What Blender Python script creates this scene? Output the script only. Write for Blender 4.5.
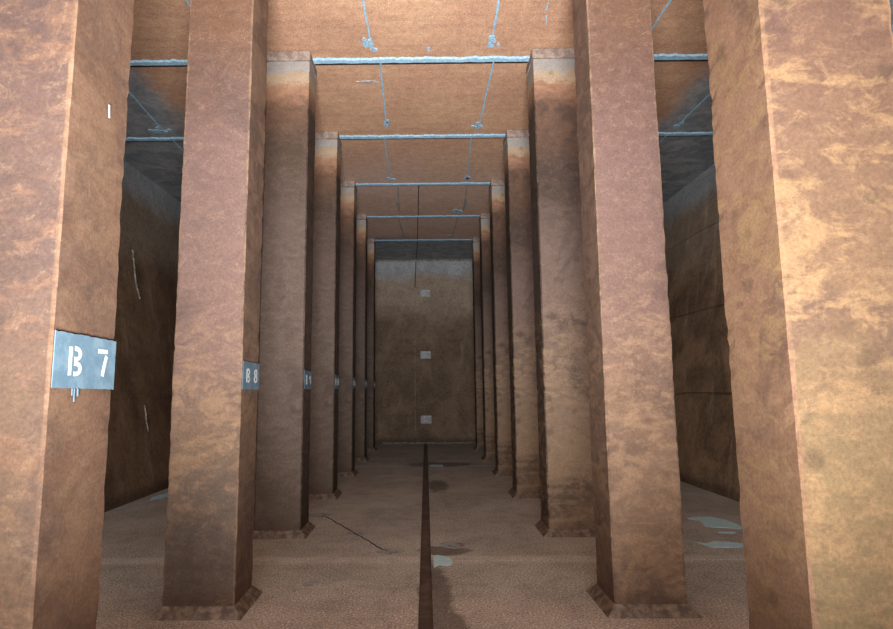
import bpy, bmesh, math, random
from mathutils import Vector, Matrix, noise

for o in list(bpy.data.objects):
    bpy.data.objects.remove(o, do_unlink=True)
scene = bpy.context.scene
COL = scene.collection

# ------------------------------------------------------------------ camera
cam_data = bpy.data.cameras.new('camera')
cam_data.sensor_width = 36.0
cam_data.lens = 581.6 / 893 * 36.0
cam_data.shift_x = (446.5 - 421.43) / 893
cam_data.clip_start = 0.05
cam = bpy.data.objects.new('camera', cam_data)
COL.objects.link(cam)
Rv = Vector((0.99994885, 0.00726776, -0.00703394))
Uv = Vector((0.00789453, -0.12611526, 0.99198418))
Fv = Vector((-0.00632242, 0.99198897, 0.12616618))
cam.matrix_world = Matrix(((Rv.x, Uv.x, -Fv.x, 0.0), (Rv.y, Uv.y, -Fv.y, 0.0), (Rv.z, Uv.z, -Fv.z, 1.65), (0, 0, 0, 1)))
scene.camera = cam

# ------------------------------------------------------------------ light
# near end left open behind the camera, so world and added fill light enter
world = bpy.data.worlds.new('world')
scene.world = world
world.use_nodes = True
bg = world.node_tree.nodes['Background']
bg.inputs[0].default_value = (0.97, 0.98, 1.0, 1)
bg.inputs[1].default_value = 2.0

def area(name, loc, target, sx, sy, power, color, spread=180):
    l = bpy.data.lights.new(name, 'AREA')
    l.shape = 'RECTANGLE'; l.size = sx; l.size_y = sy; l.energy = power; l.color = color; l.spread = math.radians(spread)
    o = bpy.data.objects.new(name, l)
    COL.objects.link(o)
    o.location = loc
    o.rotation_euler = (Vector(target) - Vector(loc)).to_track_quat('-Z', 'Y').to_euler()
    return o
area('rear_fill_light', (0, -13.6, 2.8), (0, 8, 3.2), 8.4, 5.0, 2100, (0.97, 0.98, 1.0))  # unseen broad fill added behind the camera
# unseen fill light added low behind the camera, tipped up at the ceiling
area('ceiling_fill_light', (0, -0.5, 0.6), (0, 5.0, 5.8), 1.2, 0.9, 440, (0.98, 0.98, 0.98), 95)

scene.view_settings.view_transform = 'Standard'
scene.view_settings.look = 'None'
scene.view_settings.gamma = 1.0
scene.view_settings.use_curve_mapping = False
scene.view_settings.exposure = 0.0

# ------------------------------------------------------------------ measures (metres)
ROW0, PITCH = 2.2032, 2.2933        # front of the first column row, spacing of the rows
CW, CD = 0.536, 0.444               # column width, depth
AL, AR = -1.4174, 1.3678            # aisle faces of the left and right columns
ZC = 5.8535                         # ceiling
NEAR = -14.0                        # near end, left open for the added light
WL0, WL1, WR0, WR1 = -4.40, -5.50, 4.48, 5.52
YB0, YB1 = 17.83, 18.81
NROW = 7

# ------------------------------------------------------------------ material helpers
SAT, ALBEDO = 0.80, 1.0           # how the swatch colours below become reflectances
def lin(c):
    f = lambda v: v / 12.92 if v <= 0.04045 else ((v + 0.055) / 1.055) ** 2.4
    r = [f(v / 255.0) for v in c]
    g = sum(r) / 3
    return tuple(min(0.9, (g + (v - g) * SAT) * ALBEDO) for v in r) + (1.0,)

class NT:
    def __init__(self, name):
        self.m = bpy.data.materials.new(name)
        self.m.use_nodes = True
        self.t = self.m.node_tree
        self.bsdf = self.t.nodes['Principled BSDF']
        self.bsdf.inputs['Roughness'].default_value = 0.85
        self.bsdf.inputs['Specular IOR Level'].default_value = 0.25
    def node(self, kind, **kw):
        n = self.t.nodes.new(kind)
        for k, v in kw.items():
            setattr(n, k, v)
        return n
    def link(self, a, b):
        self.t.links.new(a, b)
    def setin(self, sock, v):
        if hasattr(v, 'is_output'):
            self.link(v, sock)
        else:
            sock.default_value = v
    def coord(self, seed=(0, 0, 0), scale=(1, 1, 1)):
        tc = self.node('ShaderNodeTexCoord')
        mp = self.node('ShaderNodeMapping')
        mp.inputs['Location'].default_value = seed
        mp.inputs['Scale'].default_value = scale
        self.link(tc.outputs['Object'], mp.inputs['Vector'])
        return mp.outputs['Vector']
    def xyz(self, vec=None):
        if vec is None:
            vec = self.node('ShaderNodeTexCoord').outputs['Object']
        s = self.node('ShaderNodeSeparateXYZ')
        self.link(vec, s.inputs[0])
        return s.outputs
    def noise(self, vec, scale, detail=6, rough=0.6, dist=0.0):
        n = self.node('ShaderNodeTexNoise')
        self.link(vec, n.inputs['Vector'])
        n.inputs['Scale'].default_value = scale
        n.inputs['Detail'].default_value = detail
        n.inputs['Roughness'].default_value = rough
        n.inputs['Distortion'].default_value = dist
        return n.outputs['Fac']
    def math(self, op, a, b=0.0, c=None, clamp=False):
        n = self.node('ShaderNodeMath', operation=op, use_clamp=clamp)
        self.setin(n.inputs[0], a); self.setin(n.inputs[1], b)
        if c is not None:
            self.setin(n.inputs[2], c)
        return n.outputs[0]
    def ss(self, v, a, b):
        n = self.node('ShaderNodeMapRange', interpolation_type='SMOOTHSTEP')
        self.setin(n.inputs['Value'], v)
        n.inputs['From Min'].default_value = a
        n.inputs['From Max'].default_value = b
        return n.outputs[0]
    def ramp(self, v, stops):
        n = self.node('ShaderNodeValToRGB')
        el = n.color_ramp.elements
        while len(el) < len(stops):
            el.new(0.5)
        for e, (p, c) in zip(el, stops):
            e.position = p; e.color = lin(c)
        self.setin(n.inputs[0], v)
        return n.outputs[0]
    def mix(self, fac, a, b, blend='MIX'):
        n = self.node('ShaderNodeMix', data_type='RGBA', blend_type=blend)
        n.clamp_factor = True
        self.setin(n.inputs[0], fac)
        self.setin(n.inputs[6], a if hasattr(a, 'is_output') else lin(a))
        self.setin(n.inputs[7], b if hasattr(b, 'is_output') else lin(b))
        return n.outputs[2]
    def gain(self, col, v, a, b, lo, hi):
        m = self.node('ShaderNodeMapRange')
        self.setin(m.inputs['Value'], v)
        for k, q in (('From Min', a), ('From Max', b), ('To Min', lo), ('To Max', hi)):
            m.inputs[k].default_value = q
        sc = self.node('ShaderNodeVectorMath', operation='SCALE')
        self.link(col, sc.inputs[0]); self.link(m.outputs[0], sc.inputs['Scale'])
        return sc.outputs[0]
    def bump(self, h, strength=0.4, dist=0.01):
        n = self.node('ShaderNodeBump')
        n.inputs['Strength'].default_value = strength
        n.inputs['Distance'].default_value = dist
        self.link(h, n.inputs['Height'])
        self.link(n.outputs[0], self.bsdf.inputs['Normal'])
    def done(self, color, rough=None):
        self.setin(self.bsdf.inputs['Base Color'], color if hasattr(color, 'is_output') else lin(color))
        if rough is not None:
            self.setin(self.bsdf.inputs['Roughness'], rough)
        return self.m
    def ellipse(self, x, y, cx, cy, rx, ry, jitter=None, amp=0.5):
        a = self.math('MULTIPLY', self.math('SUBTRACT', x, cx), 1.0 / rx)
        b = self.math('MULTIPLY', self.math('SUBTRACT', y, cy), 1.0 / ry)
        d = self.math('SQRT', self.math('ADD', self.math('MULTIPLY', a, a), self.math('MULTIPLY', b, b)))
        if jitter is not None:
            d = self.math('ADD', d, self.math('MULTIPLY', self.math('SUBTRACT', jitter, 0.5), 2 * amp))
        return d

def column_mat(name, stops, side, patch, patch_z, patch_amt, seed, vein=0.5, blotch=(92, 66, 58), blotch_amt=0.55, arris=0.3, top=True, spots=0.0):
    """Iron-stained concrete: colour bands by height, broken up by blotches, mineral patches, veins and pits.
    side: the two colours of the faces that look along the row (own hue, with side light and shade painted in)."""
    n = NT(name)
    v = n.coord(seed)
    vh = n.coord(seed, (1, 1, 1.7))
    big = n.noise(v, 1.1, 6, 0.62, 0.8)
    m1 = n.noise(vh, 2.1, 12, 0.70, 1.0)
    m2 = n.noise(vh, 7.0, 10, 0.74, 0.7)
    g = n.noise(v, 70, 5, 0.8)
    x, y, z = n.xyz()
    h = n.math('ADD', n.math('MULTIPLY', z, 1.0 / ZC), n.math('MULTIPLY', n.math('SUBTRACT', m1, 0.5), 0.22))
    front = n.ramp(h, stops)
    sidec = n.mix(n.ss(m1, 0.42, 0.58), side[0], side[1])  # aisle-face hue, the fall of light on it painted in
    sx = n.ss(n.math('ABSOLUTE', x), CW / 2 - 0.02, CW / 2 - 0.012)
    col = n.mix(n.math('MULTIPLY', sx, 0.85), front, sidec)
    # large darker blotches
    col = n.mix(n.math('MULTIPLY', n.ss(big, 0.50, 0.62), blotch_amt), col, blotch)
    # rusty or mineral patches between two heights
    pz = n.math('MULTIPLY', n.ss(z, patch_z[0] - 0.5, patch_z[0] + 0.4), n.math('SUBTRACT', 1.0, n.ss(z, patch_z[1] - 0.4, patch_z[1] + 0.6)))
    mm = n.math('ADD', n.math('MULTIPLY', m1, 0.6), n.math('MULTIPLY', m2, 0.4))
    pf = n.math('MULTIPLY', n.math('MULTIPLY', n.ss(mm, 0.47, 0.58), pz), patch_amt)
    col = n.mix(pf, col, patch)
    if top:
        zz = n.math('ADD', z, n.math('MULTIPLY', n.math('SUBTRACT', m2, 0.5), 0.35))
        col = n.mix(n.math('MULTIPLY', n.ss(zz, 5.05, 5.40), 0.85), col, (238, 164, 106))
        col = n.mix(n.math('MULTIPLY', n.ss(zz, 5.36, 5.46), 0.8), col, (244, 208, 156))
        col = n.mix(n.math('MULTIPLY', n.ss(zz, 5.53, 5.58), 0.9), col, (206, 200, 194))
    # foot: darker tide line of silt
    zf = n.math('ADD', z, n.math('MULTIPLY', n.math('SUBTRACT', m1, 0.5), 0.3))
    col = n.mix(n.math('MULTIPLY', n.ss(zf, 0.22, 0.10), 0.4), col, (116, 82, 58))
    # thin pale veins
    rid = n.math('ABSOLUTE', n.math('SUBTRACT', n.noise(v, 3.6, 10, 0.72, 1.8), 0.5))
    vf = n.math('MULTIPLY', n.math('SUBTRACT', 1.0, n.ss(rid, 0.0, 0.016)), n.math('MULTIPLY', n.ss(m2, 0.47, 0.56), vein))
    col = n.mix(vf, col, (224, 178, 130))
    # dark pits
    if spots:
        vo = n.node('ShaderNodeTexVoronoi')
        n.link(v, vo.inputs['Vector']); vo.inputs['Scale'].default_value = 5.0
        sp = n.ss(n.math('ADD', vo.outputs['Distance'], n.math('MULTIPLY', n.math('SUBTRACT', m2, 0.5), 0.3)), 0.26, 0.10)
        col = n.mix(n.math('MULTIPLY', sp, spots), col, (88, 70, 58))
    # worn pale arris
    ay = n.ss(n.math('ABSOLUTE', y), CD / 2 - 0.009, CD / 2 - 0.005)
    ax = n.ss(n.math('ABSOLUTE', x), CW / 2 - 0.009, CW / 2 - 0.005)
    col = n.mix(n.math('MULTIPLY', n.math('MULTIPLY', n.math('MULTIPLY', ax, ay), n.ss(m2, 0.38, 0.58)), arris), col, (236, 182, 128))
    col = n.gain(col, m2, 0.38, 0.62, 0.91, 1.09)
    col = n.gain(col, g, 0.36, 0.64, 0.80, 1.20)
    n.bump(n.math('ADD', n.math('MULTIPLY', g, 0.35), n.math('MULTIPLY', m2, 0.3)), 0.25, 0.006)
    return n.done(col)

def simple_mat(name, a, b, scale=18, rough=0.8, bump=0.3, stretch=(1, 1, 1), lo=0.38, hi=0.66):
    n = NT(name)
    v = n.coord((3.1, 1.7, 0.4), stretch)
    f = n.noise(v, scale, 7, 0.65)
    col = n.mix(n.ss(f, lo, hi), a, b)
    n.bump(f, bump, 0.006)
    return n.done(col, rough)

ALBEDO, SAT = 0.88, 1.1
SEAL = simple_mat('blue_grey_sealant', (140, 174, 198), (178, 206, 222), 30, 0.7, 0.5)
SEALG = simple_mat('weathered_grey_sealant', (140, 136, 134), (178, 178, 180), 22, 0.8, 0.5)
ALBEDO, SAT = 0.6, 0.95
PAINT = simple_mat('slate_blue_paint', (116, 150, 172), (140, 172, 192), 14, 0.6, 0.03)
WHITE = simple_mat('white_stencil_paint', (236, 238, 238), (252, 252, 250), 20, 0.6, 0.1)
ALBEDO, SAT = 1.5, 0.5
GREYP = simple_mat('pale_grey_plate', (128, 130, 134), (160, 162, 168), 9, 0.8, 0.1)
ALBEDO, SAT = 0.9, 0.7
DARK = simple_mat('dark_crack_and_shade', (40, 34, 32), (66, 54, 48), 20, 0.9, 0.1)
ALBEDO, SAT = 0.7, 0.55
CAPM = simple_mat('grey_capital_concrete', (150, 122, 104), (196, 160, 136), 14, 0.9, 0.4)
ALBEDO = 0.9
PLINTH = simple_mat('silted_plinth_concrete', (104, 82, 64), (160, 126, 98), 14, 0.85, 0.35)
ALBEDO, SAT = 2.0, 1.5
FPATCH = simple_mat('blue_grey_repair_mortar', (146, 164, 178), (158, 176, 188), 14, 0.7, 0.2)
ALBEDO, SAT = 1.2, 1.2
FPATCH2 = simple_mat('mottled_repair_mortar', (126, 112, 102), (150, 156, 160), 10, 0.7, 0.3, (1, 1, 1), 0.42, 0.52)
SALT = simple_mat('pale_lime_line', (92, 86, 80), (150, 146, 140), 14, 0.9, 0.3)

def ceiling_mat():
    n = NT('rust_stained_ceiling_concrete')
    v = n.coord((5.3, 2.2, 0))
    vb = n.coord((1.3, 7.7, 0), (0.22, 5.0, 1))
    boards = n.noise(vb, 2.2, 5, 0.6)
    big = n.noise(v, 0.8, 6, 0.6, 0.5)
    fine = n.noise(v, 60, 7, 0.72)
    x, y, z = n.xyz()
    col = n.mix(n.ss(big, 0.34, 0.66), (214, 162, 118), (198, 144, 106))
    col = n.mix(n.math('MULTIPLY', n.ss(boards, 0.42, 0.64), 0.3), col, (178, 122, 90))
    col = n.mix(n.math('MULTIPLY', n.ss(fine, 0.5, 0.68), 0.55), col, (226, 176, 138))
    col = n.mix(n.math('MULTIPLY', n.ss(fine, 0.48, 0.34), 0.5), col, (142, 92, 70))
    # the far bays carry less rust, more bare pinkish grey
    col = n.mix(n.math('MULTIPLY', n.ss(y, 9.2, 12.2), n.math('ADD', 0.45, n.math('MULTIPLY', n.ss(big, 0.4, 0.6), 0.4))), col, (222, 184, 166))
    # grey margin along the walls, with an uneven edge
    edge = n.math('MINIMUM', n.math('SUBTRACT', 5.5, n.math('ABSOLUTE', x)), n.math('MULTIPLY', n.math('SUBTRACT', 18.8, y), 0.62))
    edge = n.math('ADD', edge, n.math('MULTIPLY', n.math('SUBTRACT', big, 0.5), 1.1))
    grey = n.mix(n.ss(n.noise(v, 2.4, 9, 0.7, 0.8), 0.4, 0.6), (134, 142, 150), (166, 169, 172))
    col = n.mix(n.math('SUBTRACT', 1.0, n.ss(edge, 1.45, 1.95)), col, grey)
    col = n.gain(col, fine, 0.36, 0.64, 0.84, 1.16)
    col = n.gain(col, n.noise(v, 11, 9, 0.75), 0.36, 0.64, 0.84, 1.16)
    n.bump(n.math('ADD', n.math('MULTIPLY', boards, 0.35), n.math('MULTIPLY', fine, 0.2)), 0.3, 0.006)
    return n.done(col)
ALBEDO, SAT = 0.84, 0.78
CEIL = ceiling_mat()

def wall_mat(name, hi, mid_c, low, streak, seed):
    n = NT(name)
    v = n.coord(seed)
    vs = n.coord(seed, (1, 1, 0.16))
    big = n.noise(v, 0.9, 6, 0.62, 0.6)
    st = n.noise(vs, 3.4, 6, 0.65, 0.3)
    fine = n.noise(v, 18, 7, 0.7)
    z = n.xyz()[2]
    h = n.math('ADD', z, n.math('MULTIPLY', n.math('SUBTRACT', big, 0.5), 0.9))
    col = n.mix(n.ss(big, 0.36, 0.64), low, mid_c)
    col = n.mix(n.math('MULTIPLY', n.ss(h, 3.6, 4.5), 0.75), col, hi)
    hg = n.math('ADD', h, n.math('MULTIPLY', n.math('SUBTRACT', n.noise(v, 4.0, 9, 0.7, 0.6), 0.5), 0.6))
    col = n.mix(n.ss(hg, 5.05, 5.6), col, (120, 124, 128))
    col = n.mix(n.math('MULTIPLY', n.ss(st, 0.52, 0.74), 0.55), col, streak)
    col = n.mix(n.math('MULTIPLY', n.ss(fine, 0.5, 0.72), 0.5), col, (54, 42, 32))
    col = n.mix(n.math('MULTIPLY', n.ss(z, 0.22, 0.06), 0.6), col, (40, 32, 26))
    col = n.gain(col, fine, 0.36, 0.64, 0.7, 1.3)
    col = n.gain(col, n.noise(v, 3.0, 9, 0.7, 0.8), 0.36, 0.64, 0.85, 1.15)
    n.bump(n.math('ADD', n.math('MULTIPLY', fine, 0.6), n.math('MULTIPLY', st, 0.6)), 0.5, 0.015)
    return n.done(col)
ALBEDO, SAT = 2.0, 0.8
WALLL = wall_mat('brown_silted_wall_concrete_a', (112, 100, 86), (98, 76, 54), (76, 58, 42), (118, 98, 76), (2, 9, 4))
ALBEDO = 2.4
WALLR = wall_mat('brown_silted_wall_concrete_b', (118, 104, 88), (120, 96, 70), (84, 66, 48), (152, 132, 108), (7, 1, 3))
ALBEDO, SAT = 1.85, 0.7
WALLB = wall_mat('brown_silted_wall_concrete_c', (132, 112, 92), (98, 78, 58), (82, 64, 46), (120, 100, 78), (4, 4, 8))

def floor_mat():
    n = NT('silted_floor_concrete')
    v = n.coord((0, 0, 0))
    big = n.noise(v, 0.9, 6, 0.62, 0.4)
    mid = n.noise(v, 5.0, 7, 0.65, 0.3)
    fine = n.noise(v, 60, 6, 0.75)
    x, y, z = n.xyz()
    col = n.mix(n.ss(big, 0.36, 0.64), (140, 134, 120), (124, 117, 104))
    col = n.mix(n.math('MULTIPLY', n.ss(mid, 0.5, 0.7), 0.4), col, (106, 98, 84))
    warm = n.math('MULTIPLY', n.ss(n.math('ADD', y, n.math('MULTIPLY', big, 1.5)), 6.0, 5.2), 0.35)
    col = n.mix(warm, col, (158, 124, 98))
    for jy in (5.87, 12.75):
        d = n.math('ABSOLUTE', n.math('SUBTRACT', y, jy + 0.03))
        d = n.math('ADD', d, n.math('MULTIPLY', n.math('SUBTRACT', mid, 0.5), 0.12))
        col = n.mix(n.math('MULTIPLY', n.ss(d, 0.17, 0.06), 0.3), col, (176, 164, 148))
    col = n.mix(n.math('MULTIPLY', n.ss(fine, 0.54, 0.66), 0.7), col, (176, 168, 154))
    col = n.mix(n.math('MULTIPLY', n.ss(fine, 0.46, 0.34), 0.7), col, (70, 62, 54))
    # damp silt beside the drain channel
    jit = n.noise(v, 6.0, 10, 0.72)
    wet = None
    for (cx, cy, rx, ry) in ((0.06, 4.9, 0.13, 0.9), (0.15, 4.25, 0.13, 0.38), (0.18, 6.22, 0.26, 0.18), (0.20, 10.2, 0.17, 0.6), (0.25, 13.0, 0.7, 0.4)):
        f = n.ss(n.ellipse(x, y, cx, cy, rx, ry, jit, 0.8), 1.2, 0.8)
        wet = f if wet is None else n.math('MAXIMUM', wet, f)
    col = n.mix(n.math('MULTIPLY', wet, 0.75), col, (78, 64, 50))
    col = n.gain(col, fine, 0.36, 0.64, 0.5, 1.5)
    col = n.gain(col, mid, 0.36, 0.64, 0.85, 1.15)
    n.bump(n.math('ADD', n.math('MULTIPLY', fine, 0.5), n.math('MULTIPLY', mid, 0.5)), 0.5, 0.008)
    return n.done(col, n.math('SUBTRACT', 0.9, n.math('MULTIPLY', wet, 0.3)))
ALBEDO, SAT = 2.05, 0.42
FLOOR = floor_mat()
ALBEDO, SAT = 0.8, 0.5
GUTTER = simple_mat('wet_channel_silt', (104, 78, 60), (138, 106, 82), 6, 0.55, 0.3)
ALBEDO, SAT = 1.0, 0.8
ROOF = simple_mat('plain_roof_concrete', (110, 100, 92), (130, 120, 110), 4, 0.9, 0.2)

# ------------------------------------------------------------------ mesh helpers
def mesh_obj(name, bm, mat, parent=None, loc=(0, 0, 0), smooth=False):
    bmesh.ops.recalc_face_normals(bm, faces=bm.faces[:])
    me = bpy.data.meshes.new(name)
    bm.to_mesh(me); bm.free()
    me.materials.append(mat)
    if smooth:
        for p in me.polygons:
            p.use_smooth = True
    o = bpy.data.objects.new(name, me)
    COL.objects.link(o)
    o.location = loc
    if parent is not None:
        o.parent = parent
    return o

def structure(o, label, cat):
    o['kind'] = 'structure'; o['label'] = label; o['category'] = cat
    return o

def add_box(bm, x0, x1, y0, y1, z0, z1, bevel=0.0):
    vs = [bm.verts.new(p) for p in ((x0, y0, z0), (x1, y0, z0), (x1, y1, z0), (x0, y1, z0), (x0, y0, z1), (x1, y0, z1), (x1, y1, z1), (x0, y1, z1))]
    fs = [bm.faces.new([vs[i] for i in f]) for f in ((0, 3, 2, 1), (4, 5, 6, 7), (0, 1, 5, 4), (1, 2, 6, 5), (2, 3, 7, 6), (3, 0, 4, 7))]
    if bevel:
        es = list({e for f in fs for e in f.edges})
        bmesh.ops.bevel(bm, geom=es, offset=bevel, segments=1, affect='EDGES')

def add_prism(bm, pts, fn, thick):
    """pts: outline in (u,v); fn(u,v,w) -> world point; extruded by thick along w."""
    a = [bm.verts.new(fn(u, v, 0)) for u, v in pts]
    b = [bm.verts.new(fn(u, v, thick)) for u, v in pts]
    bm.faces.new(a); bm.faces.new(b[::-1])
    for i in range(len(pts)):
        j = (i + 1) % len(pts)
        bm.faces.new((a[i], a[j], b[j], b[i]))

def add_strokes(bm, line, width, fn, thick):
    """a ribbon of given width along a polyline, extruded."""
    L, Rr = [], []
    for i, p in enumerate(line):
        q0 = line[max(0, i - 1)]; q1 = line[min(len(line) - 1, i + 1)]
        t = Vector((q1[0] - q0[0], q1[1] - q0[1])).normalized()
        nn = Vector((-t.y, t.x)) * (width / 2)
        L.append((p[0] + nn.x, p[1] + nn.y)); Rr.append((p[0] - nn.x, p[1] - nn.y))
    rows = []
    for a, b in zip(L, Rr):
        rows.append([bm.verts.new(fn(a[0], a[1], 0)), bm.verts.new(fn(b[0], b[1], 0)), bm.verts.new(fn(b[0], b[1], thick)), bm.verts.new(fn(a[0], a[1], thick))])
    for r0, r1 in zip(rows, rows[1:]):
        for k in range(4):
            bm.faces.new((r0[k], r0[(k + 1) % 4], r1[(k + 1) % 4], r1[k]))
    bm.faces.new(rows[0]); bm.faces.new(rows[-1][::-1])

def blob_outline(cx, cy, rx, ry, seed, n=22, amp=0.28):
    out = []
    for i in range(n):
        a = 2 * math.pi * i / n
        k = 1 + amp * noise.noise(Vector((math.cos(a) * 1.6 + seed * 3.7, math.sin(a) * 1.6, seed))) * 2
        out.append((cx + rx * k * math.cos(a), cy + ry * k * math.sin(a)))
    return out

# ------------------------------------------------------------------ floor
bm = bmesh.new()
add_box(bm, -4.9, 4.95, NEAR, 18.2, -0.45, -0.16)
floor = mesh_obj('floor', bm, GUTTER)
structure(floor, 'brown silted concrete floor of the tank with a narrow central drain channel', 'floor')
JOINTS = [NEAR, -1.01, 5.87, 12.75, 18.1]
GX0, GX1 = -0.066, 0.040
for i in range(4):
    for (x0, x1) in ((-4.75, GX0), (GX1, 4.8)):
        bm = bmesh.new()
        drop = 0.0
        add_box(bm, x0, x1, JOINTS[i] + 0.004, JOINTS[i + 1] - 0.004, -0.16, 0.0)
        mesh_obj('floor_slab', bm, FLOOR, floor)
# channel bed, with a shallow lip where the slabs meet
bm = bmesh.new()
add_box(bm, GX0, GX1, NEAR, 18.0, -0.16, -0.035)
mesh_obj('drain_channel_bed', bm, GUTTER, floor)
# raised kerbs of the channel
for xk in (GX0 - 0.022, GX1):
    bm = bmesh.new()
    add_box(bm, xk, xk + 0.022, NEAR, 17.8, 0.0, 0.008)
    mesh_obj('channel_kerb', bm, FLOOR, floor)

def floor_patch(name, outline, mat, thick=0.006, label=None):
    thick *= 0.3
    bm = bmesh.new()
    add_prism(bm, outline, lambda u, v, w: (u, v, 0.0 + w), thick)
    o = mesh_obj(name, bm, mat, floor)
    if label:
        o['label'] = label
    return o
floor_patch('mortar_patch', [(0.045, 6.02), (0.10, 6.06), (0.16, 6.03), (0.22, 5.98), (0.245, 5.86), (0.235, 5.74), (0.19, 5.70), (0.12, 5.73), (0.07, 5.66), (0.042, 5.56), (0.041, 5.8)], FPATCH, 0.006, 'blue-grey mortar patch beside the drain channel')
floor_patch('mortar_patch', [(0.13, 6.46), (0.19, 6.56), (0.30, 6.59), (0.38, 6.55), (0.44, 6.43), (0.38, 6.34), (0.29, 6.29), (0.2, 6.33)], FPATCH2, 0.005, 'mottled oval mortar patch')
floor_patch('mortar_patch', [(3.30, 7.66), (3.46, 7.72), (3.62, 7.70), (3.72, 7.56), (3.74, 7.36), (3.72, 7.12), (3.66, 7.07), (3.52, 7.12), (3.36, 7.16), (3.31, 7.22), (3.36, 7.36), (3.38, 7.5), (3.28, 7.58)], FPATCH, 0.006)
floor_patch('mortar_patch', [(3.30, 6.90), (3.40, 6.95), (3.52, 6.93), (3.5, 6.87), (3.38, 6.86)], FPATCH, 0.004)
floor_patch('mortar_patch', [(2.86, 6.50), (2.96, 6.44), (3.08, 6.53), (3.22, 6.50), (3.34, 6.43), (3.36, 6.36), (3.24, 6.29), (3.06, 6.28), (2.94, 6.30), (2.9, 6.4)], FPATCH, 0.006)
floor_patch('mortar_patch', blob_outline(-4.16, 9.4, 0.11, 0.3, 5), FPATCH, 0.004)
floor_patch('mortar_patch', blob_outline(0.22, 12.8, 0.16, 0.16, 8), FPATCH, 0.004)
floor_patch('mortar_patch', blob_outline(-0.40, 6.2, 0.13, 0.09, 3, 22, 0.5), FPATCH2, 0.003)
floor_patch('mortar_patch', blob_outline(-0.80, 6.93, 0.12, 0.10, 4, 22, 0.5), FPATCH2, 0.003)
floor_patch('mortar_patch', blob_outline(-1.42, 7.95, 0.16, 0.12, 6, 22, 0.5), FPATCH2, 0.003)
floor_patch('mortar_patch', blob_outline(-1.01, 5.23, 0.055, 0.06, 7, 22, 0.5), FPATCH2, 0.003)
floor_patch('mortar_patch', blob_outline(-1.09, 5.06, 0.02, 0.03, 9), FPATCH2, 0.003)
bm = bmesh.new()
random.seed(4)
line = []
for i in range(25):
    t = i / 24
    line.append((-1.334 + t * 0.88 + random.uniform(-.008, .008), 7.89 - t * 1.63 + random.uniform(-.014, .014)))
add_strokes(bm, line, 0.013, lambda u, v, w: (u, v, w), 0.004)
o = mesh_obj('floor_crack', bm, DARK, floor)
o['label'] = 'dark diagonal crack in the floor slab'

# ------------------------------------------------------------------ ceiling
bm = bmesh.new()
add_box(bm, -6.0, 6.0, NEAR, 19.3, ZC + 0.22, ZC + 0.4)
ceiling = mesh_obj('ceiling', bm, ROOF)
structure(ceiling, 'rust-stained flat concrete slab ceiling divided by blue-grey sealed joints', 'ceiling')
JY = [ROW0 + PITCH * k + CD / 2 for k in range(NROW)]
edges = [NEAR] + JY + [19.2]
for i in range(len(edges) - 1):
    bm = bmesh.new()
    add_box(bm, -5.9, 5.95, edges[i] + (0.03 if i else 0), edges[i + 1] + (0.02 if i < NROW else 0), ZC, ZC + 0.22, 0.006)
    mesh_obj('ceiling_slab', bm, CEIL, ceiling)

def ragged_strip(x0, x1, yc, wid, drop, seed):
    """sealant band under a joint: ragged near edge, straight far edge"""
    bm = bmesh.new()
    n = max(8, int((x1 - x0) / 0.03))
    rows = []
    for i in range(n + 1):
        x = x0 + (x1 - x0) * i / n
        r = noise.noise(Vector((x * 5, seed * 7.1, 0))) * 0.026 + noise.noise(Vector((x * 17, seed * 3.3, 2))) * 0.024
        r2 = noise.noise(Vector((x * 9, seed * 5.1, 6))) * 0.005
        ya, yb = yc - wid / 2 - 0.01 - r, yc + wid / 2 + r2
        d = drop + noise.noise(Vector((x * 6, seed, 4))) * 0.005
        rows.append([bm.verts.new(p) for p in ((x, ya, ZC), (x, ya + 0.02, ZC - d * 0.8), (x, yb - 0.006, ZC - d), (x, yb, ZC))])
    for a, b in zip(rows, rows[1:]):
        for k in range(4):
            bm.faces.new((a[k], a[(k + 1) % 4], b[(k + 1) % 4], b[k]))
    bm.faces.new(rows[0]); bm.faces.new(rows[-1][::-1])
    return bm
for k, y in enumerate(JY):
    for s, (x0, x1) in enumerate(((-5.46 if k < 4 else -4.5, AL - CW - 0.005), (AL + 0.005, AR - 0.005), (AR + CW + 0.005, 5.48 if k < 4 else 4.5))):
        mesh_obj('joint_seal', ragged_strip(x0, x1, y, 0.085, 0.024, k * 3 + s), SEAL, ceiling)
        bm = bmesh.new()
        add_box(bm, x0, x1, y + 0.044, y + 0.112, ZC - 0.003, ZC + 0.004)  # dark strip painting the shade behind the seal
        mesh_obj('seal_shade_strip', bm, DARK, ceiling)

def crack_seal(pts, r, mat):
    bm = bmesh.new()
    N = 6
    rings = []
    # resample
    fine_pts = []
    for a, b in zip(pts, pts[1:]):
        steps = max(2, int(math.hypot(b[0] - a[0], b[1] - a[1]) / 0.06))
        for i in range(steps):
            t = i / steps
            fine_pts.append((a[0] + (b[0] - a[0]) * t, a[1] + (b[1] - a[1]) * t))
    fine_pts.append(pts[-1])
    for (x, y) in fine_pts:
        w = noise.noise(Vector((x * 3, y * 4, 1))) * 0.007
        rr = r * (1 + 0.5 * noise.noise(Vector((x * 9, y * 9, 5))))
        rings.append([bm.verts.new((x + w + rr * math.cos(math.pi * j / (N - 1)), y, ZC - rr * 0.8 * math.sin(math.pi * j / (N - 1)))) for j in range(N)])
    for a, b in zip(rings, rings[1:]):
        for k in range(N):
            bm.faces.new((a[k], a[(k + 1) % N], b[(k + 1) % N], b[k]))
    bm.faces.new(rings[0]); bm.faces.new(rings[-1][::-1])
    return mesh_obj('crack_seal', bm, mat, ceiling)
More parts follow.
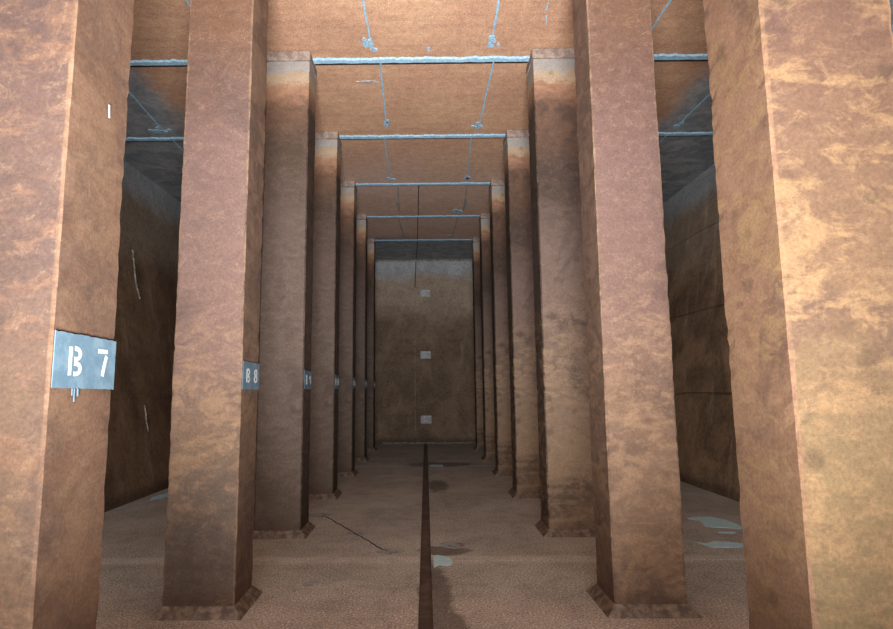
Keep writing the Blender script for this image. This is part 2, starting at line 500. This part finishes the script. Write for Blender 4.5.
def dab(x, y, rx, ry, seed, mat, thick=0.012):
    bm = bmesh.new()
    add_prism(bm, blob_outline(x, y, rx, ry, seed, 16, 0.3), lambda u, v, w: (u, v, ZC - w), thick)
    return mesh_obj('sealant_dab', bm, mat, ceiling)
CR = [  # (points, radius, weathered)
    ([(-0.655, 4.75), (-0.65, 5.85), (-0.641, 6.69)], .013, 0), ([(0.83, 4.75), (0.834, 5.88), (0.84, 6.71)], .013, 0),
    ([(-0.557, 7.07), (-0.597, 8.78)], .012, 0), ([(0.919, 7.07), (0.895, 8.95)], .012, 0),
    ([(-0.668, 9.36), (-0.684, 11.2)], .012, 0), ([(0.798, 9.36), (0.887, 11.26)], .012, 0),
    ([(-0.548, 11.66), (-0.605, 13.5)], .011, 1), ([(0.904, 11.66), (0.931, 13.55)], .011, 1),
    ([(-0.645, 13.95), (-0.577, 15.9)], .014, 1), ([(0.832, 13.95), (0.77, 15.85)], .014, 1),
    ([(-4.15, 7.1), (-4.178, 7.79), (-4.255, 9.06)], .015, 0), ([(-4.25, 9.37), (-4.30, 11.2)], .015, 0),
    ([(4.17, 7.1), (4.154, 7.96), (4.119, 9.0)], .015, 0), ([(4.09, 9.37), (4.07, 11.2)], .015, 0),
    ([(-2.58, 4.75), (-2.56, 6.6)], .013, 0), ([(2.73, 4.75), (2.71, 6.6)], .013, 0),
    ([(-2.56, 7.1), (-2.6, 8.9)], .013, 0), ([(2.7, 7.1), (2.72, 8.9)], .013, 0),
    ([(-0.62, 2.5), (-0.64, 4.3)], .013, 0), ([(0.86, 2.5), (0.84, 4.3)], .013, 0),
]
for pts, r, wz in CR:
    crack_seal(pts, r, SEALG if wz else SEAL)
for i, (x, y, rx, ry, wz) in enumerate([
        (-0.64, 6.66, .028, .10, 0), (-0.70, 6.64, .035, .07, 0), (-0.60, 6.78, .03, .03, 0), (-0.715, 6.56, .02, .03, 0), (0.07, 6.78, .02, .04, 0),
        (0.835, 6.70, .045, .05, 0), (0.85, 6.62, .035, .04, 0), (0.83, 6.55, .04, .03, 0), (0.93, 6.70, .02, .03, 0),
        (-0.60, 8.82, .05, .09, 0), (-0.57, 8.74, .03, .05, 0), (0.90, 8.96, .06, .06, 0), (0.87, 8.86, .035, .06, 0), (0.80, 8.95, .03, .03, 0),
        (-0.72, 11.26, .045, .05, 0), (-0.64, 11.33, .05, .05, 0), (0.88, 11.24, .045, .09, 0), (0.86, 11.3, .05, .05, 0),
        (-4.36, 9.02, .10, .06, 0), (-4.24, 9.04, .05, .05, 0), (-4.13, 8.98, .035, .05, 0), (-4.28, 8.9, .04, .05, 0), (-4.45, 8.97, .03, .03, 0),
        (4.11, 9.03, .05, .07, 0), (4.14, 8.92, .04, .05, 0),
        (1.38, 6.0, .008, .08, 0), (1.41, 6.18, .01, .03, 0), (1.43, 6.27, .01, .02, 0),
        (0.82, 13.52, .11, .10, 0), (0.74, 13.42, .07, .06, 0), (0.94, 13.05, .03, .4, 1), (-0.60, 12.9, .05, .12, 1),
        (-0.58, 15.7, .06, .10, 1), (0.75, 15.75, .08, .08, 1), (-2.56, 6.65, .05, .06, 0), (2.71, 6.62, .05, .06, 0),
        (-0.75, 7.55, .14, .03, 1)]):
    dab(x, y, rx, ry, i + 1, SEALG if wz else SEAL)
# dark centre-line crack of the far bays
for y0, y1, xa, xb in ((11.66, 13.85, -0.116, -0.15), (13.95, 16.13, -0.16, -0.2), (16.25, 18.75, -0.2, -0.285)):
    bm = bmesh.new()
    add_strokes(bm, [(xa + (xb - xa) * i / 10 + noise.noise(Vector((i, y0, 0))) * .012, y0 + (y1 - y0) * i / 10) for i in range(11)], 0.02, lambda u, v, w: (u, v, ZC - w), 0.004)
    mesh_obj('ceiling_crack', bm, DARK, ceiling)

# ------------------------------------------------------------------ walls (battered outward)
def wall_profile(lifts, g=0.008):
    """(z, set-back) profile of the inner face with a shallow groove at each pour line"""
    pts = [(-0.16, 0.0)]
    for z in lifts:
        pts += [(z - 0.02, 0.0), (z - 0.006, g), (z + 0.006, g), (z + 0.02, 0.0)]
    pts.append((ZC, 0.0))
    return pts
def side_wall(name, x0, x1, sgn, mat, lifts, label):
    bm = bmesh.new()
    prof = wall_profile(lifts, 0.008 if sgn < 0 else 0.03)
    NY = 90
    y0, y1 = NEAR, 18.9
    grid = []
    for j in range(NY + 1):
        y = y0 + (y1 - y0) * j / NY
        col = []
        for (z, g) in prof:
            w = noise.noise(Vector((y * .7, z * .9, sgn * 5))) * 0.018
            x = x0 + (x1 - x0) * z / ZC + sgn * (g + w)
            zz = z + (noise.noise(Vector((y * .8, z * 3, 3))) * 0.05 if 0.1 < z < ZC - 0.1 else 0)
            col.append(bm.verts.new((x, y, zz)))
        grid.append(col)
    for a, b in zip(grid, grid[1:]):
        for k in range(len(prof) - 1):
            bm.faces.new((a[k], a[k + 1], b[k + 1], b[k]))
    out0 = [bm.verts.new((x0 + sgn * 0.5, y, -0.16)) for y in (y0, y1)]
    out1 = [bm.verts.new((x1 + sgn * 0.5, y, ZC)) for y in (y0, y1)]
    bm.faces.new((out0[0], out1[0], out1[1], out0[1]))
    bm.faces.new([out0[0]] + grid[0] + [out1[0]])
    bm.faces.new([out0[1]] + grid[-1] + [out1[1]])
    return structure(mesh_obj(name, bm, mat), label, 'wall')
wall_left = side_wall('wall_left', WL0, WL1, -1, WALLL, (1.5, 3.1, 4.6), 'dark brown sloping concrete side wall behind the labelled columns')
side_wall('wall_right', WR0, WR1, 1, WALLR, (1.52, 3.02, 4.6), 'streaked brown sloping concrete side wall behind the unlabelled columns')
for pts in ([(10.03, 4.12), (10.0, 3.79), (9.98, 3.53), (10.06, 3.19)], [(9.71, 1.41), (9.70, 1.17), (9.71, 0.94)]):
    bm = bmesh.new()
    ln = []
    for a, b in zip(pts, pts[1:]):
        for i in range(6):
            t = i / 6
            ln.append((a[0] + (b[0] - a[0]) * t + noise.noise(Vector((a[1] * 4 + i, 2, 1))) * .03, a[1] + (b[1] - a[1]) * t))
    add_strokes(bm, ln, 0.013, lambda u, v, w: (WL0 + (WL1 - WL0) * v / ZC + 0.024 - w, u, v), 0.03)
    mesh_obj('lime_streak', bm, SALT, wall_left)
bm = bmesh.new()
prof = wall_profile((1.55, 3.2, 4.25))
grid = []
for i in range(61):
    x = -6.0 + 12.0 * i / 60
    grid.append([bm.verts.new((x, YB0 + (YB1 - YB0) * z / ZC + g + noise.noise(Vector((x * .8, z, 9))) * 0.012, z)) for z, g in prof])
for a, b in zip(grid, grid[1:]):
    for k in range(len(prof) - 1):
        bm.faces.new((a[k], a[k + 1], b[k + 1], b[k]))
q = [bm.verts.new((x, y, z)) for x in (-6, 6) for (y, z) in ((YB0 + .6, -0.16), (YB1 + .5, ZC))]
bm.faces.new((q[0], q[1], q[3], q[2]))
bm.faces.new([q[0]] + grid[0] + [q[1]])
bm.faces.new([q[2]] + grid[-1] + [q[3]])
wall_back = structure(mesh_obj('wall_back', bm, WALLB), 'dark brown sloping concrete end wall at the far end of the aisle', 'wall')
def back_pt(x, z, off):           # a point off metres in front of the end wall
    return (x, YB0 + (YB1 - YB0) * z / ZC - off, z)
bm = bmesh.new()
add_prism(bm, [(0, 0), (0.06, 0), (0, 0.05)], lambda u, v, w: (-1.3 + w, YB0 + 0.01 - u, v), 2.9)
mesh_obj('base_fillet', bm, SALT, wall_back)
bm = bmesh.new()
add_prism(bm, [(0, 0), (0.03, 0), (0, 0.05)], lambda u, v, w: (-2.6 + w, YB1 - 0.015 - u, ZC - v), 5.2)
mesh_obj('top_fillet', bm, SALT, wall_back)
bm = bmesh.new()
ln = [(-0.285 - 0.04 * t / 12 + noise.noise(Vector((t * 1.3, 0, 0))) * .015, 5.8 - t * 0.075) for t in range(13)]
add_strokes(bm, ln, 0.025, lambda u, v, w: back_pt(u, v, 0.02 + w), 0.008)
mesh_obj('wall_crack', bm, DARK, wall_back)
bm = bmesh.new()
ln = [(-0.325 + noise.noise(Vector((t * .9, 3, 0))) * .02, 4.5 - t * 0.16) for t in range(27)]
add_strokes(bm, ln, 0.012, lambda u, v, w: back_pt(u, v, 0.02 + w), 0.004)
mesh_obj('lime_streak', bm, SALT, wall_back)

# ------------------------------------------------------------------ lettering
def arc(cx, cy, rx, ry, a0, a1, n=12):
    return [(cx + rx * math.cos(math.radians(a0 + (a1 - a0) * i / n)), cy + ry * math.sin(math.radians(a0 + (a1 - a0) * i / n))) for i in range(n + 1)]
# stencil glyphs in a 0.62 x 1 cell: list of strokes
GLYPH = {
    'B': [[(0.09, 0.03), (0.09, 0.97)],
          [(0.27, 0.92)] + arc(0.30, 0.745, 0.21, 0.175, 80, -80) + [(0.27, 0.57)],
          [(0.27, 0.43)] + arc(0.30, 0.255, 0.24, 0.175, 80, -80) + [(0.27, 0.08)]],
    '7': [[(0.04, 0.92), (0.50, 0.92)], [(0.47, 0.76), (0.38, 0.45), (0.30, 0.04)]],
    '8': [arc(0.30, 0.74, 0.20, 0.18, 100, 262), arc(0.30, 0.74, 0.20, 0.18, 80, -82), arc(0.30, 0.27, 0.23, 0.20, 98, 262), arc(0.30, 0.27, 0.23, 0.20, 82, -82)],
    '9': [arc(0.30, 0.70, 0.21, 0.22, 100, 350), arc(0.30, 0.70, 0.21, 0.22, 80, 0) + [(0.50, 0.4), (0.40, 0.06)]],
    '1': [[(0.30, 0.03), (0.30, 0.95)], [(0.10, 0.78), (0.22, 0.90)]],
    '0': [arc(0.30, 0.5, 0.22, 0.43, 98, 262), arc(0.30, 0.5, 0.22, 0.43, 82, -82)],
    '2': [arc(0.30, 0.73, 0.21, 0.20, 170, -30) + [(0.10, 0.1)], [(0.16, 0.07), (0.52, 0.07)]],
    '3': [arc(0.28, 0.73, 0.22, 0.20, 150, -80), arc(0.28, 0.28, 0.24, 0.21, 80, -150)],
}
LABELS = ['7', '8', '9', '10', '11', '12', '13']

# ------------------------------------------------------------------ columns
def column_shaft(seed, ztop, dense):
    """rough-cast rectangular shaft with worn, uneven arrises; local origin at aisle-side front foot centre"""
    bm = bmesh.new()
    hw, hd, c = CW / 2, CD / 2, 0.006
    ring = []
    m = 7 if dense else 4
    def side(ax, ay, bx, by):
        for i in range(m):
            t = i / m
            ring.append((ax + (bx - ax) * t, ay + (by - ay) * t))
    side(-hw + c, -hd, hw - c, -hd); side(hw - c, -hd, hw, -hd + c) if False else None
    side(hw, -hd + c, hw, hd - c)
    side(hw - c, hd, -hw + c, hd)
    side(-hw, hd - c, -hw, -hd + c)
    # closing chamfer points
    full = []
    corners = [(hw - c, -hd), (hw, hd - c), (-hw + c, hd), (-hw, -hd + c)]
    for q in range(4):
        full += ring[q * m:(q + 1) * m] + [corners[q]]
    nz = 150 if dense else 60
    rings = []
    for j in range(nz + 1):
        z = ztop * j / nz
        row = []
        for (x, y) in full:
            corner = (abs(abs(x) - hw) < c * 1.2 and abs(abs(y) - hd) < c * 1.2)
            p = Vector((x * 3 + seed * 11.3, y * 3, z * 2.2))
            d = noise.noise(p) * 0.003 + noise.noise(p * 5) * 0.0012
            if corner:
                d += noise.noise(Vector((x * 9 + seed * 5, y * 9, z * 9))) * 0.003 + min(0, noise.noise(Vector((x * 20 + seed, y * 20, z * 26)))) * 0.008
            nv = Vector((x / hw, y / hd, 0))
            nv = Vector((math.copysign(1, x) if abs(x) > hw - c * 1.2 else 0, math.copysign(1, y) if abs(y) > hd - c * 1.2 else 0, 0))
            row.append(bm.verts.new((x + nv.x * d, y + nv.y * d, z)))
        rings.append(row)
    n = len(full)
    for a, b in zip(rings, rings[1:]):
        for k in range(n):
            bm.faces.new((a[k], a[(k + 1) % n], b[(k + 1) % n], b[k]))
    bm.faces.new(rings[0][::-1]); bm.faces.new(rings[-1])
    return bm

def make_column(side, k, mat, label, tag=None):
    xc = (AL - CW / 2) if side < 0 else (AR + CW / 2)
    yc = ROW0 + PITCH * k + CD / 2
    root = bpy.data.objects.new('concrete_column', None)
    COL.objects.link(root)
    root.location = (xc + (side * 0.005 if k == 0 else 0), yc, 0)
    root['label'] = label; root['category'] = 'column'; root['group'] = 'square columns along the aisle'
    zt = ZC - 0.145
    mesh_obj('shaft', column_shaft(k * 2 + (side > 0), zt, k < 4), mat, root)
    # capital: block between shaft and slab, parted from the shaft by a groove
    bm = bmesh.new()
    add_box(bm, -CW / 2 + 0.02, CW / 2 - 0.02, -CD / 2 + 0.02, CD / 2 - 0.02, zt, zt + 0.02)
    add_box(bm, -CW / 2 - 0.006, CW / 2 + 0.006, -CD / 2 - 0.006, CD / 2 + 0.006, zt + 0.016, ZC, 0.012)
    cap = mesh_obj('capital', bm, CAPM, root)
    # splayed mortar fillet around the foot
    bm = bmesh.new()
    hw, hd, e, h = CW / 2, CD / 2, 0.068, 0.075
    lo = [bm.verts.new((sx * (hw + e), sy * (hd + e), 0)) for sx, sy in ((-1, -1), (1, -1), (1, 1), (-1, 1))]
    li = [bm.verts.new((sx * (hw + e), sy * (hd + e), 0.006)) for sx, sy in ((-1, -1), (1, -1), (1, 1), (-1, 1))]
    hi = [bm.verts.new((sx * (hw + .004), sy * (hd + .004), h)) for sx, sy in ((-1, -1), (1, -1), (1, 1), (-1, 1))]
    for q in range(4):
        r = (q + 1) % 4
        bm.faces.new((lo[q], lo[r], li[r], li[q])); bm.faces.new((li[q], li[r], hi[r], hi[q]))
    bm.faces.new(lo[::-1]); bm.faces.new(hi)
    mesh_obj('base_fillet', bm, PLINTH, root)
    if tag:
        z0, z1 = 1.655, 1.872
        if k == 0: z0, z1 = 1.662, 1.880
        fx = CW / 2 + 0.006
        random.seed(k + 20)
        def place(u, v, w):           # u along the aisle away from the camera, v up
            return (fx + w, -CD / 2 + u, v)
        out = []
        NN = 26
        for i in range(NN + 1): out.append((0.002 + (CD - 0.004) * i / NN, z0 + random.uniform(-.0015, .0015) - 0.006 * i / NN))
        for i in range(1, 12): out.append((CD - 0.002 + random.uniform(-.001, .001), z0 - .006 + (z1 - z0) * i / 12))
        for i in range(NN + 1): out.append((CD - 0.002 - (CD - 0.004) * i / NN, z1 + random.uniform(-.002, .002) - 0.006 * (1 - i / NN)))
        bm = bmesh.new()
        add_prism(bm, out, place, 0.003)
        plate = mesh_obj('number_panel', bm, PAINT, root)
        plate['label'] = 'slate-blue painted panel reading B ' + tag
        plate_w = 0.003
        gh = 0.122 if k == 0 else 0.112
        zb = (z0 + z1) / 2 - gh / 2 - 0.002
        def glyph(ch, u0, wide, sw):
            bm = bmesh.new()
            for st in GLYPH[ch]:
                add_strokes(bm, [(u0 + p[0] * wide, zb + p[1] * gh) for p in st], sw, lambda u, v, w: place(u, v, plate_w + w), 0.002)
            mesh_obj('letter' if ch == 'B' else 'numeral', bm, WHITE, plate)
        if len(tag) == 1:
            glyph('B', 0.092, 0.155, 0.018)
            glyph(tag, 0.295, 0.155, 0.019)
        else:
            glyph('B', 0.05, 0.14, 0.018)
            glyph(tag[0], 0.20, 0.13, 0.018)
            glyph(tag[1], 0.31, 0.14, 0.018)
        if k == 0:
            for (u, l, wd) in ((0.135, 0.030, 0.006), (0.150, 0.055, 0.006), (0.172, 0.034, 0.007)):
                bm = bmesh.new()
                add_strokes(bm, [(u, z0), (u + .001, z0 - l)], wd, place, 0.003)
                mesh_obj('paint_drip', bm, PAINT, root)
            bm = bmesh.new()
            add_strokes(bm, [(0.274, 2.869), (0.27, 2.9), (0.268, 2.927)], 0.010, place, 0.002)
            mesh_obj('white_paint_mark', bm, WHITE, root)
    return root

# colour bands by height (fraction of the column), colours of the aisle faces, then patches
ALBEDO, SAT = 0.235, 0.76
ML1 = column_mat('stain_near_labelled', [(0.0, (188, 144, 102)), (0.22, (186, 140, 102)), (0.34, (174, 132, 110)), (0.50, (164, 122, 106)), (0.75, (158, 112, 94))],
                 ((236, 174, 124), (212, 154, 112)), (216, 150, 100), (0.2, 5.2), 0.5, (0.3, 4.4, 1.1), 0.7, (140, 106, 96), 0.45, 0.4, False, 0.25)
ALBEDO, SAT = 0.195, 0.82
MR1 = column_mat('stain_near_unlabelled', [(0.0, (214, 176, 112)), (0.22, (214, 172, 112)), (0.34, (200, 150, 104)), (0.50, (184, 132, 100)), (0.75, (172, 122, 96))],
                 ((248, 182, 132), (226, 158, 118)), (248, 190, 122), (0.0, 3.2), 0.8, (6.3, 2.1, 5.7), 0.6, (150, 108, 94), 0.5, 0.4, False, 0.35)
ALBEDO, SAT = 0.43, 0.74
ML2 = column_mat('stain_second_labelled', [(0.0, (140, 110, 84)), (0.10, (144, 122, 106)), (0.20, (172, 134, 100)), (0.32, (172, 130, 112)), (0.60, (158, 118, 106)), (0.72, (142, 102, 84)), (0.82, (156, 108, 74))],
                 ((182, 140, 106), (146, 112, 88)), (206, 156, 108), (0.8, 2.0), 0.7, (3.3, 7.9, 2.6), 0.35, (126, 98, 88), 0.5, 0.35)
MR2 = column_mat('stain_second_unlabelled', [(0.0, (190, 148, 108)), (0.12, (192, 148, 110)), (0.26, (186, 140, 104)), (0.38, (168, 124, 106)), (0.60, (156, 114, 102)), (0.74, (146, 102, 82)), (0.82, (154, 108, 76))],
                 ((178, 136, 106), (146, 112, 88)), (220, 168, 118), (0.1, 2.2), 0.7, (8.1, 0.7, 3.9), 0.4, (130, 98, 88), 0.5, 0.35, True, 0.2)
ALBEDO, SAT = 0.44, 0.66
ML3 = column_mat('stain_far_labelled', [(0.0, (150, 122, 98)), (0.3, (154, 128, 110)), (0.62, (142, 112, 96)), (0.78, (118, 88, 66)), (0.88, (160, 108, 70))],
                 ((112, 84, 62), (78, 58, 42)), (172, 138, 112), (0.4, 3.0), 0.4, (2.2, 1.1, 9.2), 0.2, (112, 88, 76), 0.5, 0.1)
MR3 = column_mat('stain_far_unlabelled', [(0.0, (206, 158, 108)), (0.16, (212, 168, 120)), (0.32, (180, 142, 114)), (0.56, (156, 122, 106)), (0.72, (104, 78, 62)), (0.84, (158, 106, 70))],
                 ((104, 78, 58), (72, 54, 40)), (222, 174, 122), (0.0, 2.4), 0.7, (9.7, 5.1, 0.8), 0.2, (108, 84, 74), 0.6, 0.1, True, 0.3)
ORD = ['nearest', 'second nearest', 'third nearest', 'fourth nearest', 'fifth nearest', 'sixth nearest', 'farthest']
for k in range(NROW):
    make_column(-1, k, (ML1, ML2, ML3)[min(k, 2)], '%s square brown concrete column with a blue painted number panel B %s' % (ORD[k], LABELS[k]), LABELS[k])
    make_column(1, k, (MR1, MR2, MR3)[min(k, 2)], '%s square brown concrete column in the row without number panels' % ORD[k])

# ------------------------------------------------------------------ plates on the end wall
for z, lab in ((4.70, 'pale grey plate on the end wall, topmost of three'), (2.69, 'pale grey plate on the end wall, middle of three'), (0.71, 'pale grey plate on the end wall, lowest of three')):
    bm = bmesh.new()
    hw, hz, r = 0.165, 0.118, 0.03
    out = []
    for cx, cz, a0 in ((hw - r, hz - r, 0), (-hw + r, hz - r, 90), (-hw + r, -hz + r, 180), (hw - r, -hz + r, 270)):
        out += [(cx + r * math.cos(math.radians(a0 + 30 * i)), cz + r * math.sin(math.radians(a0 + 30 * i))) for i in range(4)]
    tilt = math.atan2(YB1 - YB0, ZC)
    add_prism(bm, out, lambda u, v, w: (u, v * math.sin(tilt) - w * math.cos(tilt), v * math.cos(tilt) + w * math.sin(tilt)), 0.02)
    o = mesh_obj('wall_plate', bm, GREYP, None, back_pt(0.005, z, 0.006))
    o['label'] = lab; o['category'] = 'plate'; o['group'] = 'plates on the end wall'
